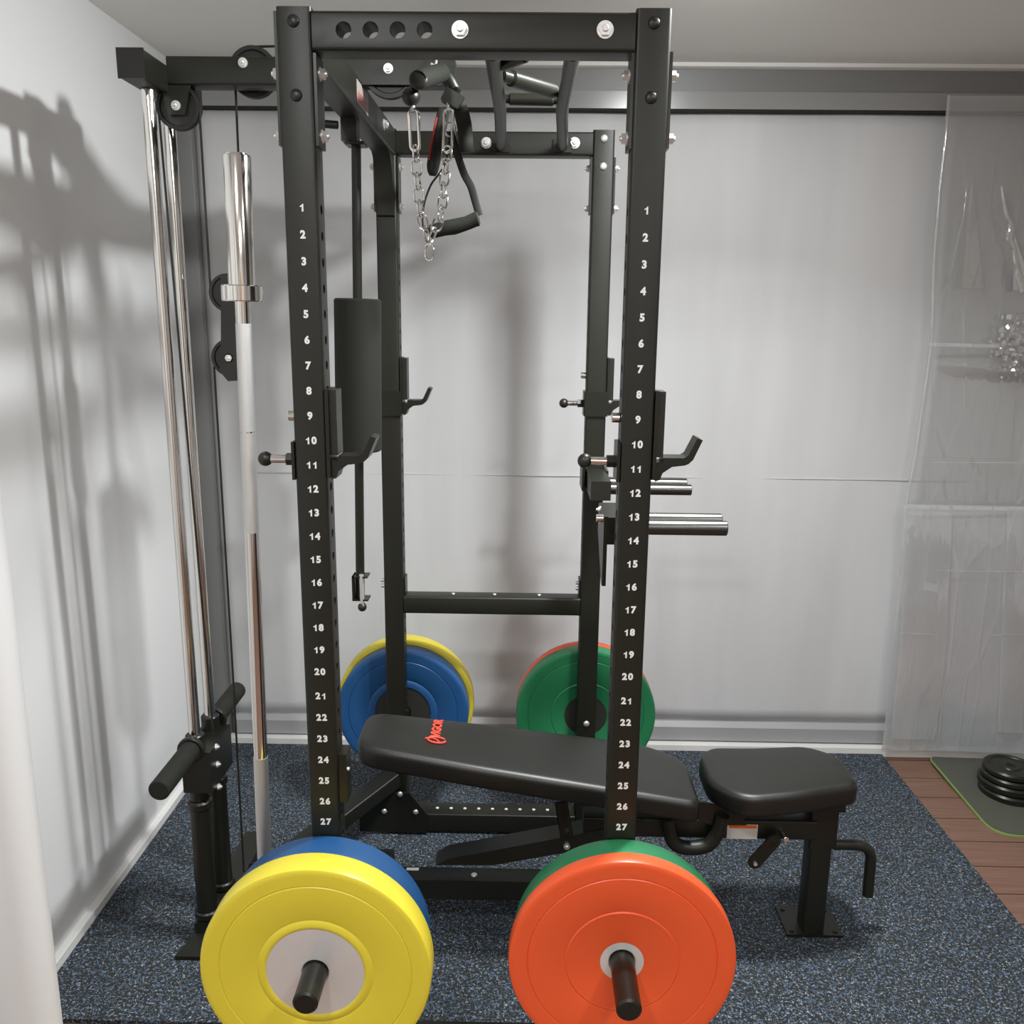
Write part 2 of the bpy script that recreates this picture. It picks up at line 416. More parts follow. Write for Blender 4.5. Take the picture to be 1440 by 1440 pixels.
# flange plates on the beam ends and gussets with bolts
def gus(pts, y0, y1): R.part('gusset_plate', prismY(NB(), pts, y0, y1), BLACKS)
for x, s in ((XL, -1), (XL, 1), (XRt, -1), (XRt, 1)):
    X0 = x+s*.0302; X1 = x+s*.0352
    z1 = 2.16 if (x, s) == (XL, -1) else 2.10 if x == XRt else 2.095
    R.part('gusset_plate', box(NB(), min(X0, X1), max(X0, X1), 1.645, 1.70, 1.945, z1), BLACKS)
    for z in (2.067, 1.965):
        R.part('bolt', hexbolt(NB(), (X1, 1.67, z), (s, 0, 0), .0095, .010), STEEL)
    R.part('gusset_plate', box(NB(), min(X0, X1), max(X0, X1), 2.635, 2.69, 1.945, 2.095), BLACKS)
    for z in (2.068, 1.960):
        R.part('bolt', hexbolt(NB(), (X1, 2.66, z), (s, 0, 0), .0095, .010), STEEL)
# curved gusset under the side beam at the rear upright
cpts = []
for k in range(9):
    a = PI/2*k/8; cpts.append((2.52+.10*math.sin(a)*1.0, 2.094-.16*(1-math.cos(a))))
R.part('gusset_plate', prismX(NB(), [(2.52, 2.0945)]+cpts[1:]+[(2.629, 1.93), (2.629, 2.0945)], XL-.024, XL+.024), BLACK)
for x, yy in ((XL, 1.64), (XRt, 1.64), (XRt, 2.63)):
    for z in (2.143, 2.026 if yy < 2 else 2.07):
        R.part('cap_bolt', ball(NB(), (x, yy-.0005, z), .0105, 16, (1, .55, 1)), PLASTIC if yy < 2 else STEEL)
for px in (647, 851):
    p = at(px, 42, 1.64); R.part('bolt', hexbolt(NB(), (p.x, 1.6398, p.z), (0, -1, 0), .0115, .009), STEEL)
for px in (684, 808):
    p = at(px, 201, 2.63); R.part('bolt', hexbolt(NB(), (p.x, 2.6298, p.z), (0, -1, 0), .012, .009), STEEL)
# beam through-bolts seen on the side beam's inner face
for yy in (1.78, 2.42):
    R.part('bolt', hexbolt(NB(), (XL+.030, yy, zb+.005), (1, 0, 0), .011, .009), STEEL)
# rear middle cross beam and its end plates
R.part('cross_beam', tubeX(NB(), 2.66, .775, XL+.0305, XRt-.0305, .06, .056), BLACK)
for x, s in ((XL, 1), (XRt, -1)):
    R.part('gusset_plate', prismY(NB(), [(x+s*.0302, .745), (x+s*.0352, .745), (x+s*.0352, .86), (x+s*.0302, .86)], 2.64, 2.69), BLACKS)
for x, s in ((XL, -1), (XRt, -1)):
    for z in (.828, .846):
        R.part('bolt', cyl(NB(), (x+s*.030, 2.66, z), (x+s*.044, 2.66, z), .006, 12, ch=.001), STEEL)
for dx in (-.22, -.09, .05):
    R.part('bolt', cyl(NB(), (dx, 2.66, .8025), (dx, 2.66, .8065), .006, 12, ch=.001), STEEL)
# rear base beam with its row of adjustment holes and bolts
rb = R.part('base_beam', tubeX(NB(), 2.64, .039, XL-.03, XRt-.031, .075, .062, .004), BLACK)
for k in range(9):
    p = at(615+19.4*k, 1122, 2.64)
    R.part('hole_plug', cyl(NB(), (p.x, 2.64, .0695), (p.x, 2.64, .0725), .0055, 12, ch=.0008), LABELW, rb)
R.part('gusset_plate', prismY(NB(), [(XL-.12, .010), (XL-.12, .075), (XL-.045, .15), (XL+.045, .15), (XL+.10, .075), (XL+.10, .010)], 2.592, 2.601), BLACKS)
for px, py in ((563, 1115), (541, 1139), (585, 1140), (846, 1144)):
    p = at(px, py, 2.60); R.part('cap_bolt', ball(NB(), (p.x, 2.592 if px < 800 else 2.6025, p.z), .009, 16, (1, .6, 1)), STEEL)
# front base foot pads, side base
for x in (XL, XRt):
    R.part('foot', box(NB(), x-.05, x+.05, 1.60, 1.74, ZD+.0005, .004), BLACKS)
    R.part('foot', box(NB(), x-.05, x+.05, 2.61, 2.74, .0005, .009), BLACKS)
R.part('base_beam', tubeX(NB(), 1.70, .055, XL+.031, XRt-.031, .05, .06), BLACK)
# plate storage pegs
PZ = .394; PZR = .380
for x, y0, s, L_ in ((XL+.004, 1.64, -1, .225), (XRt, 1.64, -1, .225), (XL+.012, 2.69, 1, .24), (XRt+.002, 2.69, 1, .24)):
    pz_ = PZ if s < 0 else PZR
    pg = NB(); cyl(pg, (x, y0+s*.0005, pz_), (x, y0+s*L_, pz_), .0243, 32, ch=.004)
    R.part('plate_peg', pg, BLACKS)
R.part('cap_bolt', ball(NB(), (XRt, 2.6295, .385), .010, 16, (1, .6, 1)), STEEL)
# numbered rear hidden; inner lower bracket of the front left upright
lb = R.part('band_bracket', box(NB(), XL+.0305, XL+.047, 1.648, 1.692, .675, .782), BLACKS)
p = at(487, 1076, 1.67); R.part('bracket_pin', cyl(NB(), (XL+.04, 1.655, p.z), (XL+.052, 1.655, p.z), .004, 12, ch=.001), STEEL, lb)
# multi-grip pull-up station between the two top beams
def pull(px0, px1, px2):
    q = [at(px0, 76, 1.70), at((px0+px1)/2, 108, 1.90), at(px1, 148, 2.15), at(px2, 178, 2.40), at(px2, 205, 2.625)]
    q = [Vector((v.x, v.y, z)) for v, z in zip(q, (2.112, 2.114, 2.118, 2.120, 2.122))]
    R.part('pull_up_tube', pipe(NB(), q, .0145, 16, smooth=5), BLACK); return q
pull(692, 703, 704); pull(806, 791, 791)
def grip(a, c, r=.0165):
    a, c = Vector(a), Vector(c); d = c-a
    pts = [a, a+d*.12, a+d*.15, a+d*.5, a+d*.85, a+d*.88, c]
    R.part('pull_up_grip', pipe(NB(), pts, [r*.72, r*.72, r, r, r, r*.72, r*.72], 18), BLACKS)
grip(at(706, 106, 1.92), at(788, 131, 2.06)); grip(at(705, 139, 2.13), at(789, 141, 2.13), .013)
grip(at(700, 93, 1.80), at(745, 76, 1.73), .012)
for px, py in ((704, 203), (791, 203)):
    p = at(px, py, 2.6295); R.part('tube_flange', box(NB(), p.x-.026, p.x+.026, 2.624, 2.6295, 2.105, 2.14), BLACKS)

# --- lat pulldown tower
XT = -.845; YT = 2.155; ZA = 2.1885
R.part('tower_arm', tubeX(NB(), 2.165, ZA, XT+.031, -.3745, .06, .060), BLACK)
R.part('tower_arm', tubeX(NB(), 2.165, ZA, -.3735, -.168, .05, .056), BLACK)
R.part('tower_cross_tube', tubeY(NB(), XT+.003, ZA-.018, 2.015, 2.355, .056, .060), BLACK)
R.part('tower_end_cap', box(NB(), XT-.026, XT+.032, 2.010, 2.0145, ZA-.048, ZA+.012), PLASTIC)
for yy in (2.10, 2.212):
    R.part('guide_rod', cyl(NB(), (XT, yy, .40), (XT, yy, ZA-.0505), .0143, 28), CHROME)
# carriage and its pegs
zc = .50
cr = NB(); box(cr, XT-.03, XT+.045, 2.075, 2.238, .44, .555); cyl(cr, (XT, 2.10, .41), (XT, 2.10, .595), .024, 24, ch=.003); cyl(cr, (XT, 2.212, .41), (XT, 2.212, .595), .024, 24, ch=.003)
cr = R.part('weight_carriage', cr, BLACKS)
pz = at(223, 1106, 1.885).z
R.part('carriage_peg', cyl(NB(), (XT, 2.075, pz-.0), (XT, 1.865, pz), .0255, 28, ch=.003), FOAM, cr)
R.part('carriage_peg', cyl(NB(), (XT, 2.238, pz), (XT, 2.44, pz), .0255, 28, ch=.003), FOAM, cr)
for yy in (2.068, 2.245): R.part('peg_collar', cyl(NB(), (XT, yy-.008, pz), (XT, yy+.008, pz), .034, 28, ch=.003), BLACKS, cr)
for px, py in ((287, 1050), (288, 1106), (313, 1075)):
    p = at(px, py, 2.12); R.part('bolt', hexbolt(NB(), (XT+.045, p.y, p.z), (1, 0, 0), .007, .006), STEEL, cr)
for yy in (2.100, 2.225):
    b = cyl(NB(), (XT, yy, .062), (XT, yy, .41), .0265, 28, ch=.002); cyl(b, (XT, yy, .0625), (XT, yy, .085), .033, 28, ch=.004); cyl(b, (XT, yy, .385), (XT, yy, .409), .031, 28, ch=.004)
    R.part('rod_sleeve', b, BLACKS)
tb = NB(); tubeY(tb, XT+.01, .032, 2.068, 2.50, .07, .058)
R.part('tower_base_beam', tb, BLACK)
b = NB(); fp0 = [(XT-.055, 2.0), (XT+.075, 2.0), (XT+.046, 2.075), (XT-.026, 2.075)]
a_ = loop(b, [(x, y, .0005) for x, y in fp0]); c_ = loop(b, [(x, y, .012 if y < 2.05 else .03) for x, y in fp0]); bridge(b, a_, c_); cap(b, a_, True); cap(b, c_)
R.part('tower_foot', b, BLACKS)
R.part('tower_base_beam', tubeX(NB(), 2.165, .032, XT+.048, XL-.03, .06, .058), BLACK)
R.part('diagonal_brace', beam(NB(), (XT+.05, 2.20, .05), (XL-.012, 2.63, .185), .065, .05), BLACK)
# pulleys: wheel > side plate > bolt
def wheel(c, r, th=.020):
    c = Vector(c)
    pr = [(.006, -th/2), (r*.35, -th/2), (r*.38, -th*.30), (r*.80, -th*.30), (r*.84, -th/2), (r, -th/2), (r*.93, 0), (r, th/2), (r*.84, th/2), (r*.8, th*.3), (r*.38, th*.3), (r*.35, th/2), (.006, th/2)]
    return lathe(NB(), pr, c, (0, 1, 0), 40, closed=True)
def pulley(c, r, yb=None):
    w_ = R.part('pulley_wheel', wheel(c, r), PLASTIC)
    y_ = c[1]-.014 if yb is None else yb
    R.part('pulley_bolt', hexbolt(NB(), (c[0], y_, c[2]), (0, -1, 0), .0085, .008), STEEL, w_); return w_
c1 = at(252, 151, 2.155); w1 = pulley((c1.x, 2.155, c1.z), .050, 2.136)
R.part('pulley_bracket', prismY(NB(), [(c1.x-.018, c1.z-.02), (c1.x+.018, c1.z-.02), (c1.x+.034, ZA-.031), (c1.x-.034, ZA-.031)], 2.136, 2.141), BLACKS)
R.part('pulley_bracket', prismY(NB(), [(c1.x-.018, c1.z-.02), (c1.x+.018, c1.z-.02), (c1.x+.034, ZA-.031), (c1.x-.034, ZA-.031)], 2.169, 2.174), BLACKS)
c2 = at(357, 102, 2.215); pulley((c2.x, 2.215, c2.z), .056, 2.134)
c3 = at(548, 100, 2.125); pulley((c3.x, 2.125, c3.z), .058, 2.104)
R.part('pulley_bracket', box(NB(), at(488, 100, 2.108).x, at(640, 100, 2.108).x, 2.105, 2.110, at(560, 120, 2.11).z, at(560, 80, 2.11).z), BLACKS)
# floating double pulley
u1 = at(322, 412, 2.165); u2 = at(325, 503, 2.165)
pulley((u1.x, 2.165, u1.z), .045); pulley((u2.x, 2.165, u2.z), .045)
pts = [at(*q, 2.151) for q in ((311, 388), (336, 388), (338, 535), (321, 536), (309, 522), (311, 480))]
R.part('pulley_plate', prismY(NB(), [(v.x, v.z) for v in pts], 2.149, 2.152), PLASTIC)
R.part('pulley_plate', prismY(NB(), [(v.x, v.z) for v in pts], 2.178, 2.181), PLASTIC)
# cables
def cable(pts, r=.0028, smooth=0): R.part('cable', pipe(NB(), pts, r, 8, smooth=smooth), PLASTIC)
cable([(c1.x-.048, 2.155, c1.z), (XT+.028, 2.155, .56)])
a1 = at(281, 167, 2.155); a2 = at(296, 408, 2.16)
cable([Vector((c1.x+.048, 2.155, c1.z)), a1, a2])
a3 = at(343, 400, 2.165); a4 = at(331, 120, 2.20)
cable([a3, a4])
cable([at(301, 515, 2.165), at(310, 660, 2.165), at(327, 940, 2.165), at(343, 1226, 2.165)])
cable([(c2.x, 2.215, c2.z+.055), (c3.x, 2.13, c3.z+.057)])
cable([(c3.x+.057, 2.125, c3.z), at(606, 84, 2.11)])
# low pulley hub by the tower base
lp = at(345, 1232, 2.165); pulley((lp.x+.04, 2.165, max(lp.z-.02, .11)), .045)
R.part('low_pulley_bracket', prismY(NB(), [(lp.x-.02, .0625), (lp.x+.1, .0625), (lp.x+.06, .19), (lp.x+.02, .19)], 2.146, 2.150), BLACKS)
# clamp carrying the padded roller
cl = NB(); box(cl, XL-.026, XL+.010, 2.145, 2.185, 2.045, 2.0935); R.part('roller_clamp', cl, BLACKS)
cl = NB(); pa, pb = at(452, 173, 2.165), at(493, 176, 2.165)
R.part('clamp_rod', cyl(NB(), (pa.x-.02, 2.165, pa.z), (XL-.036, 2.165, pb.z), .009, 14), BLACKS)

# ================================================================== padded roller hanging under the side beam
RT = at(503, 430, 2.165); RB = at(508, 845, 2.165)
xr = lambda z: -.398+(2.05-z)*-.018
P_ = Thing('padded_roller', 'thick black foam roller on a rod hanging below the left top beam', 'foam roller', (xr(1.0), 2.165, .93))
P_.part('rod', cyl(NB(), (xr(2.04), 2.165, 2.043), (xr(.95), 2.165, .95), .0112, 20), BLACKS)
zt, zbm = 1.695, 1.330
d = (Vector((xr(zt), 0, zt))-Vector((xr(zbm), 0, zbm))).normalized()
P_.part('foam_pad', lathe(NB(), [(.0113, 0), (.052, 0), (.056, .004), (.056, .361), (.052, .365), (.0113, .365)], (xr(zbm), 2.165, zbm), d, 48, closed=True), FOAM)
zz = at(508, 808, 2.165).z; zy = at(508, 842, 2.165).z
b = NB(); X = xr(zz); box(b, X-.018, X+.022, 2.145, 2.185, zz-.004, zz); box(b, X-.018, X+.022, 2.145, 2.185, zy, zy+.004); box(b, X-.018, X-.013, 2.145, 2.185, zy, zz)
P_.part('latch_bracket', b, BLACKS)
P_.part('latch_pin', cyl(NB(), (X+.006, 2.150, zy-.008), (X+.006, 2.150, zz+.004), .006, 14), STEEL)
P_.part('latch_knob', ball(NB(), (X+.006, 2.150, zy-.017), .0115), PLASTIC)
P_.part('top_flange', box(NB(), xr(2.04)-.022, xr(2.04)+.022, 2.14, 2.19, 2.036, 2.0435), BLACKS)

# ================================================================== J hooks
def jhook(x, yy, z, label):              # x centre of the upright, z height of the knob
    J = Thing('j_hook', label, 'barbell hook', (x, yy, z), 'j hooks on the rack uprights')
    s = NB(); w = .036                    # U sleeve round the upright
    box(s, x-.034, x+.034, yy-w, yy-.0305, z-.035, z+.037) if yy > 2 else None
    box(s, x-w, x-.0305, yy-.031, yy+.036, z-.035, z+.037); box(s, x-.034, x+w, yy+.0305, yy+w, z-.035, z+.037)
    J.part('sleeve', s, BLACKS)
    b = NB(); box(b, x+.0305, x+.037, yy-.032, yy+.032, z-.03, z+.136)
    J.part('back_plate', b, BLACKS)
    J.part('wear_liner', box(NB(), x+.0372, x+.0505, yy-.024, yy+.024, z+.012, z+.134), PLASTIC)
    sh = [(x+.0505, z+.002), (x+.0505, z+.011), (x+.090, z+.011), (x+.0975, z+.016), (x+.113, z+.049), (x+.123, z+.045), (x+.107, z+.008), (x+.099, z), (x+.092, z-.003), (x+.068, z-.006), (x+.051, z-.018), (x+.046, z-.032), (x+.0375, z-.034), (x+.0375, z+.002)]
    J.part('cradle', prismY(NB(), sh, yy-.024, yy+.024), BLACKS)
    ps = NB(); cyl(ps, (x-.036, yy, z), (x-.084, yy, z), .008, 16); J.part('pull_pin', ps, CHROME)
    J.part('pin_nut', cyl(NB(), (x-.036, yy, z), (x-.053, yy, z), .0125, 6), BLACKS)
    J.part('knob', ball(NB(), (x-.094, yy, z), .0142), PLASTIC)
    J.part('locating_pin', cyl(NB(), (x-.0305, yy, z+.083), (x-.046, yy, z+.083), .0095, 18, ch=.001), CHROME)
zj = at(372, 645, 1.67).z
jhook(XL, YFr, zj, 'black hook cradle on the front left upright beside numbers 8 to 11')
jhook(XRt, YFr, at(825, 648, 1.67).z, 'black hook cradle on the front right upright beside numbers 8 to 11')
jhook(XL, YRr, at(590, 567, 2.66).z, 'black hook cradle on the rear left upright, behind the foam roller')
jhook(XRt, YRr, at(795, 567, 2.66).z, 'black hook cradle on the rear right upright, above the dip handles')

# ================================================================== dip handles
def dip(name_label, ya, yb, pa, r, xb, blk):
    tip = at(pa[0], pa[1], ya); z = tip.z
    D_ = Thing('dip_bar', name_label, 'dip handle', (xb, ya, z), 'dip handles on the right uprights')
    for yy, dx in ((ya, 0), (yb, .004)):
        t = NB(); cyl(t, (xb, yy, z), (tip.x+dx, yy, z), r, 26, ch=.0015)
        D_.part('handle_tube', t, GUN)
    return D_, z, tip
D1, z1_, t1 = dip('pair of longer grey steel dip tubes behind the front right upright', 1.775, 1.845, (1022, 743), .0155, .168, None)
b = NB(); prismX(b, [(1.735, z1_+.03), (1.87, z1_+.03), (1.87, z1_-.03), (1.76, z1_-.115), (1.735, z1_-.115)], .160, .168)
D1.part('bracket_plate', b, BLACKS)
b = NB(); box(b, .164, .236, 1.7365, 1.885, z1_-.028, z1_+.028); D1.part('mount_block', b, BLACKS)
for q in ((850, 727), (853, 738)):
    p = at(*q, 1.76); D1.part('bolt', hexbolt(NB(), (.1605, 1.80 if q[1] > 730 else 1.83, p.z), (-1, 0, 0), .006, .005), STEEL)
D1.part('locating_pin', cyl(NB(), (.160, 1.75, z1_+.024), (.146, 1.75, z1_+.024), .008, 16), CHROME)
D2, z2_, t2 = dip('pair of shorter grey steel dip tubes beside the rear right upright', 2.45, 2.545, (972, 689), .0155, .2405, None)
b = NB(); box(b, .184, .240, 2.42, 2.6295, z2_-.028, z2_+.026); D2.part('mount_block', b, BLACK)
b = NB(); box(b, .170, .1775, 2.59, 2.70, z2_-.034, z2_+.05); box(b, .2387, .246, 2.57, 2.70, z2_-.034, z2_+.03); D2.part('bracket_plate', b, BLACKS)

# ================================================================== barbell standing on end
YB = 1.72
top = at(333, 216, YB); mid = at(352, 640, YB); bot = at(371.5, 1190, YB)
ax = (bot-top).normalized()
tb_ = top + ax*((top.z-.006)/-ax.z)
B = Thing('barbell', 'chrome olympic barbell standing on end left of the front left upright', 'barbell', tb_)
def on(y):                                # distance along the bar of picture height y
    k = 0; lo, hi = 0., 2.2
    for _ in range(40):
        m = (lo+hi)/2; p = top+ax*m
        v = p-Vector((0, 0, H)); c = AX[0]*v.x+AX[1]*v.y+AX[2]*v.z
        if 720+F*c.y/c.z < y: lo = m
        else: hi = m
    return lo
Ltot = (top.z-.006)/-ax.z
s1 = on(401); s2 = on(424); s3 = on(455); s4 = on(748); s5 = on(1064); r0 = on(607)
B.part('sleeve', lathe(NB(), [(0, 0), (.019, 0), (.0195, .002), (.0235, .003), (.025, .006), (.025, s1)], top, ax, 40), CHROME)
B.part('collar', lathe(NB(), [(.02, s1), (.037, s1), (.0385, s1+.002), (.0385, s2-.002), (.037, s2), (.014, s2)], top, ax, 40), CHROME)
sh = B.part('shaft', cyl(NB(), top+ax*s2, top+ax*(Ltot-.28), .0145, 32), CHROME)
B.part('knurling', cyl(NB(), top+ax*s3, top+ax*(r0-.001), .0152, 32), KNURL, sh)
B.part('knurling', cyl(NB(), top+ax*(r0+.002), top+ax*s4, .0152, 32), KNURL, sh)
B.part('knurling', cyl(NB(), top+ax*s5, top+ax*(Ltot-.34), .0152, 32), KNURL, sh)
B.part('collar', lathe(NB(), [(.014, 0), (.0385, 0), (.0385, .025), (.02, .025)], top+ax*(Ltot-.285), ax, 40), CHROME)
B.part('sleeve', lathe(NB(), [(.025, 0), (.025, .255), (.022, .26), (0, .26)], top+ax*(Ltot-.26), ax, 40), CHROME)
# cup bolted to the rack that keeps the bar upright
R.part('bar_holder', box(NB(), tb_.x+.0255, XL-.0305, YB-.035, YB+.01, .28, .30), BLACKS)
lathe_b = lathe(NB(), [(.0262, .0), (.031, .0), (.031, .09), (.0262, .09)], (tb_.x-.0015, YB-.005, .25), (0, 0, 1), 28, closed=True)
bpy_cup = R.part('bar_cup', lathe_b, BLACKS)

# ================================================================== weight plates
def plate(x, yf, s, r, th, hub, mrub, mhub, label, colour, groove=.187, ring=.114, PZ=PZ):
    """yf = outer face, s = direction of growth in Y (+1: away from camera)"""
    T = Thing('weight_plate', label, 'weight plate', (x, yf+s*th/2, PZ), 'coloured bumper plates on the rack pegs')
    h = th; g = groove*r/.225; q = ring if hub < ring else hub+.012
    def side(sign):                       # profile on one face, from rim to hub
        e = h/2
        p = [(r-.006, e), (r-.014, e+0), (g+.002, e-.0015), (g, e-.0035), (g-.002, e-.0015), (q+.006, e-.0022), (q+.001, e-.0045), (q-.002, e-.0025), (q-.010, e-.0005) if hub > .08 else (q-.006, e-.004), (hub+.003, e-.001) if hub > .08 else (hub+.003, e-.0045), (hub, e-.003) if hub > .08 else (hub, e-.0055)]
        return [(a, sign*b_) for a, b_ in p]
    prof = [(r-.0, h/2-.007), (r-.002, h/2-.002)]+side(1)+list(reversed(side(-1)))+[(r-.002, -h/2+.002), (r, -h/2+.007)]
    T.part('rubber_disc', lathe(NB(), prof, (x, yf+s*h/2, PZ), (0, 1, 0), 96, closed=True), mrub, ang=28)
    e = h/2-(.0035 if hub > .08 else .006)
    T.part('hub_ring', lathe(NB(), [(hub+.0005, e), (.028, e), (.0252, e-.003), (.0252, -e+.003), (.028, -e), (hub+.0005, -e)], (x, yf+s*h/2, PZ), (0, 1, 0), 64, closed=True), mhub,
           label='steel hub' if mhub is BRUSH else 'dark hub')
    return T
plate(XL+.004, 1.496, 1, .2286, .060, .097, YEL, BRUSH, 'yellow bumper plate with a wide steel hub at the front, outermost on the left peg', 'y')
plate(XL+.004, 1.5565, 1, .213, .0815, .097, BLU, BRUSH, 'blue bumper plate directly behind the front yellow plate', 'b')
plate(XRt, 1.540, 1, .2286, .036, .044, RED, BRUSH, 'red orange bumper plate with small steel hub, outermost on the right front peg', 'r')
plate(XRt, 1.5765, 1, .218, .0615, .07, GRN, DARKHUB, 'green bumper plate directly behind the front red plate', 'g')
XLr, XRr = XL+.008, XRt+.002
plate(XL+.012, 2.762, -1, .216, .0675, .090, BLU, DARKHUB, 'blue bumper plate on the rear left peg, seen behind the uprights', 'b', PZ=PZR)
plate(XL+.012, 2.7625, 1, .2286, .060, .090, YEL, BRUSH, 'yellow bumper plate peeking out behind the rear blue plate', 'y', PZ=PZR)
plate(XRt+.002, 2.752, -1, .2286, .0575, .070, GRN, DARKHUB, 'green bumper plate on the rear right peg, seen behind the uprights', 'g', PZ=PZR)
plate(XRt+.002, 2.7525, 1, .2286, .036, .044, RED, BRUSH, 'red orange bumper plate mostly hidden behind the rear green plate', 'r', PZ=PZR)

# ================================================================== bench
YC = 2.165
BN = Thing('weight_bench', 'black adjustable weight bench with vinyl seat and backrest pads through the rack', 'bench', (.2, YC, 0))
def pad(outline, zf, th, rr_=.018, name='backrest', seam=True):
    """outline: closed list (x, y); zf(x): height of the top; rounded upper edge"""
    n = len(outline); bm = NB()
    cx = sum(p[0] for p in outline)/n; cy = sum(p[1] for p in outline)/n
    def inset(d_):
        res = []
        for i in range(n):
            p, a, c_ = Vector(outline[i]), Vector(outline[i-1]), Vector(outline[(i+1) % n])
            t = (c_-a).normalized(); nrm = Vector((-t.y, t.x))
            if nrm.dot(Vector((cx, cy))-p) < 0: nrm = -nrm
            res.append(p+nrm*d_)
        return res
    rings = []
    lv = [(.012, -th), (.003, -th+.004), (.0, -th+.012), (0, -rr_)]
    for k in range(1, 6):
        a = PI/2*k/5; lv.append((rr_*(1-math.cos(a)), -rr_*(1-math.sin(a))))
    for d_, dz in lv: rings.append(loop(bm, [(q.x, q.y, zf(q.x)+dz) for q in inset(d_)]))
    last = inset(rr_); ymid = YC
    for f, dz in ((.88, .002), (.6, .004), (.2, .005)):
        rings.append(loop(bm, [(cx+(q.x-cx)*(1-(1-f)*.35), ymid+(q.y-ymid)*f, zf(cx+(q.x-cx)*(1-(1-f)*.35))+dz) for q in last]))
    for a, c_ in zip(rings, rings[1:]): bridge(bm, a, c_)
    cap(bm, rings[0], True); cap(bm, rings[-1]); return bm
def rounded(poly, rad, seg=7):
    out = []; n = len(poly)
    for i in range(n):
        p, a, c_ = Vector(poly[i]), Vector(poly[i-1]), Vector(poly[(i+1) % n])
        r_ = rad[i] if isinstance(rad, (list, tuple)) else rad
        if r_ <= 0: out.append(p); continue
        u_ = (a-p).normalized(); v_ = (c_-p).normalized()
        for k in range(seg+1):
            t = k/seg; A_ = p+u_*r_; B_ = p+v_*r_
            out.append(A_*(1-t)**2+p*2*t*(1-t)+B_*t*t)
    return out
za = lambda x: .590+(x+.42)*(.472-.590)/.86
bo = rounded([(-.425, YC-.100), (-.425, YC+.100), (-.1, YC+.128), (.34, YC+.148), (.452, YC+.105), (.452, YC-.105), (.43, YC-.150), (.34, YC-.150), (-.1, YC-.130)],
             [.06, .06, .05, .06, .05, .05, .03, .04, .05])
bo = rounded([(-.425, YC-.105), (-.425, YC+.105), (-.1, YC+.128), (.34, YC+.150), (.455, YC+.085), (.455, YC-.150), (-.1, YC-.130)],
             [.065, .065, .05, .07, .05, .035, .05])
BN.part('backrest', pad(bo, za, .060), VINYL, ang=60)
zs = lambda x: .482+(x-.57)*.05
so = rounded([(.490, YC-.05), (.490, YC+.09), (.53, YC+.142), (.66, YC+.132), (.80, YC+.136), (.872, YC+.07), (.872, YC-.085), (.79, YC-.10), (.70, YC-.125), (.56, YC-.140)],
             [.035, .03, .03, .05, .04, .04, .03, .035, .04, .05])
BN.part('seat', pad(so, zs, .062), VINYL, ang=60)
# emblem and lettering on the backrest
tilt = Vector((1, 0, (.472-.590)/.86)).normalized(); nz_ = tilt.cross(Vector((0, 1, 0))).normalized()
def onpad(px, py):
    r = ray(px, py); m_ = (.472-.590)/.86
    # z = .590+(x+.42)*m ; H + t*rz = .590 + .42 m + m t rx
    t = (.590+.42*m_-H+.0058)/(r.z-m_*r.x); return Vector((t*r.x, t*r.y, H+t*r.z))
e0, e1 = onpad(614, 1041), onpad(615, 1024)
bk = [c for c in BN.o.children if c.name.startswith('backrest')][0]
BN.part('lettering', text_bm('VIGOR', .034, e1, (0, 1, 0), -tilt, extr=.0006, bold=.0014), REDP, bk, label='red VIGOR lettering')
lg = NB(); pts = []
for k in range(25):
    a = 2*PI*k/24*.90+.5
    pts.append(e0+tilt*.0235*math.cos(a)+Vector((0, 1, 0))*.0155*math.sin(a)+nz_*.001)
pipe(lg, pts, .0028, 8)
pipe(lg, [e0-tilt*.031+nz_*.001, e0-tilt*.014+Vector((0, .008, 0))+nz_*.001, e0+Vector((0, .001, 0))+nz_*.001, e0+tilt*.008+Vector((0, -.009, 0))+nz_*.001], .0024, 8)
BN.part('emblem', lg, REDP, bk, label='red oval emblem')
# frame
mt = BN.part('main_tube', beam(NB(), (.17, YC, .325), (.79, YC, .325), .06, .055), BLACK)
BN.part('pad_support', beam(NB(), (-.36, YC, za(-.36)-.078), (.40, YC, za(.40)-.078), .05, .032), BLACK)
BN.part('seat_support', box(NB(), .56, .86, YC-.035, YC+.035, .385, .4205), BLACKS)
p = [at(1137, 1150, YC), at(1176, 1150, YC)]
XP = .812
BN.part('front_post', tubeZ(NB(), XP, YC+.012, .008, .41, .058, .06), BLACK)
BN.part('post_sleeve', tubeZ(NB(), XP+.001, YC+.012, .27, .384, .074, .072), BLACKS)
ff = BN.part('foot_plate', box(NB(), XP-.075, XP+.078, YC-.028, YC+.095, .0005, .0078), BLACKS)
for dx, dy in ((-.058, -.012), (.062, -.012), (-.058, .078), (.062, .078)):
    BN.part('foot_bolt', cyl(NB(), (XP+dx, YC+dy, .0079), (XP+dx, YC+dy, .011), .006, 12), BLACK, ff)
hp = [(XP+.038, YC, .268), (.905, YC, .268), (.935, YC, .262), (.952, YC, .240), (.955, YC, .205), (.957, YC, .115)]
BN.part('carry_handle', pipe(NB(), hp, .0145, 16, smooth=4), BLACK)
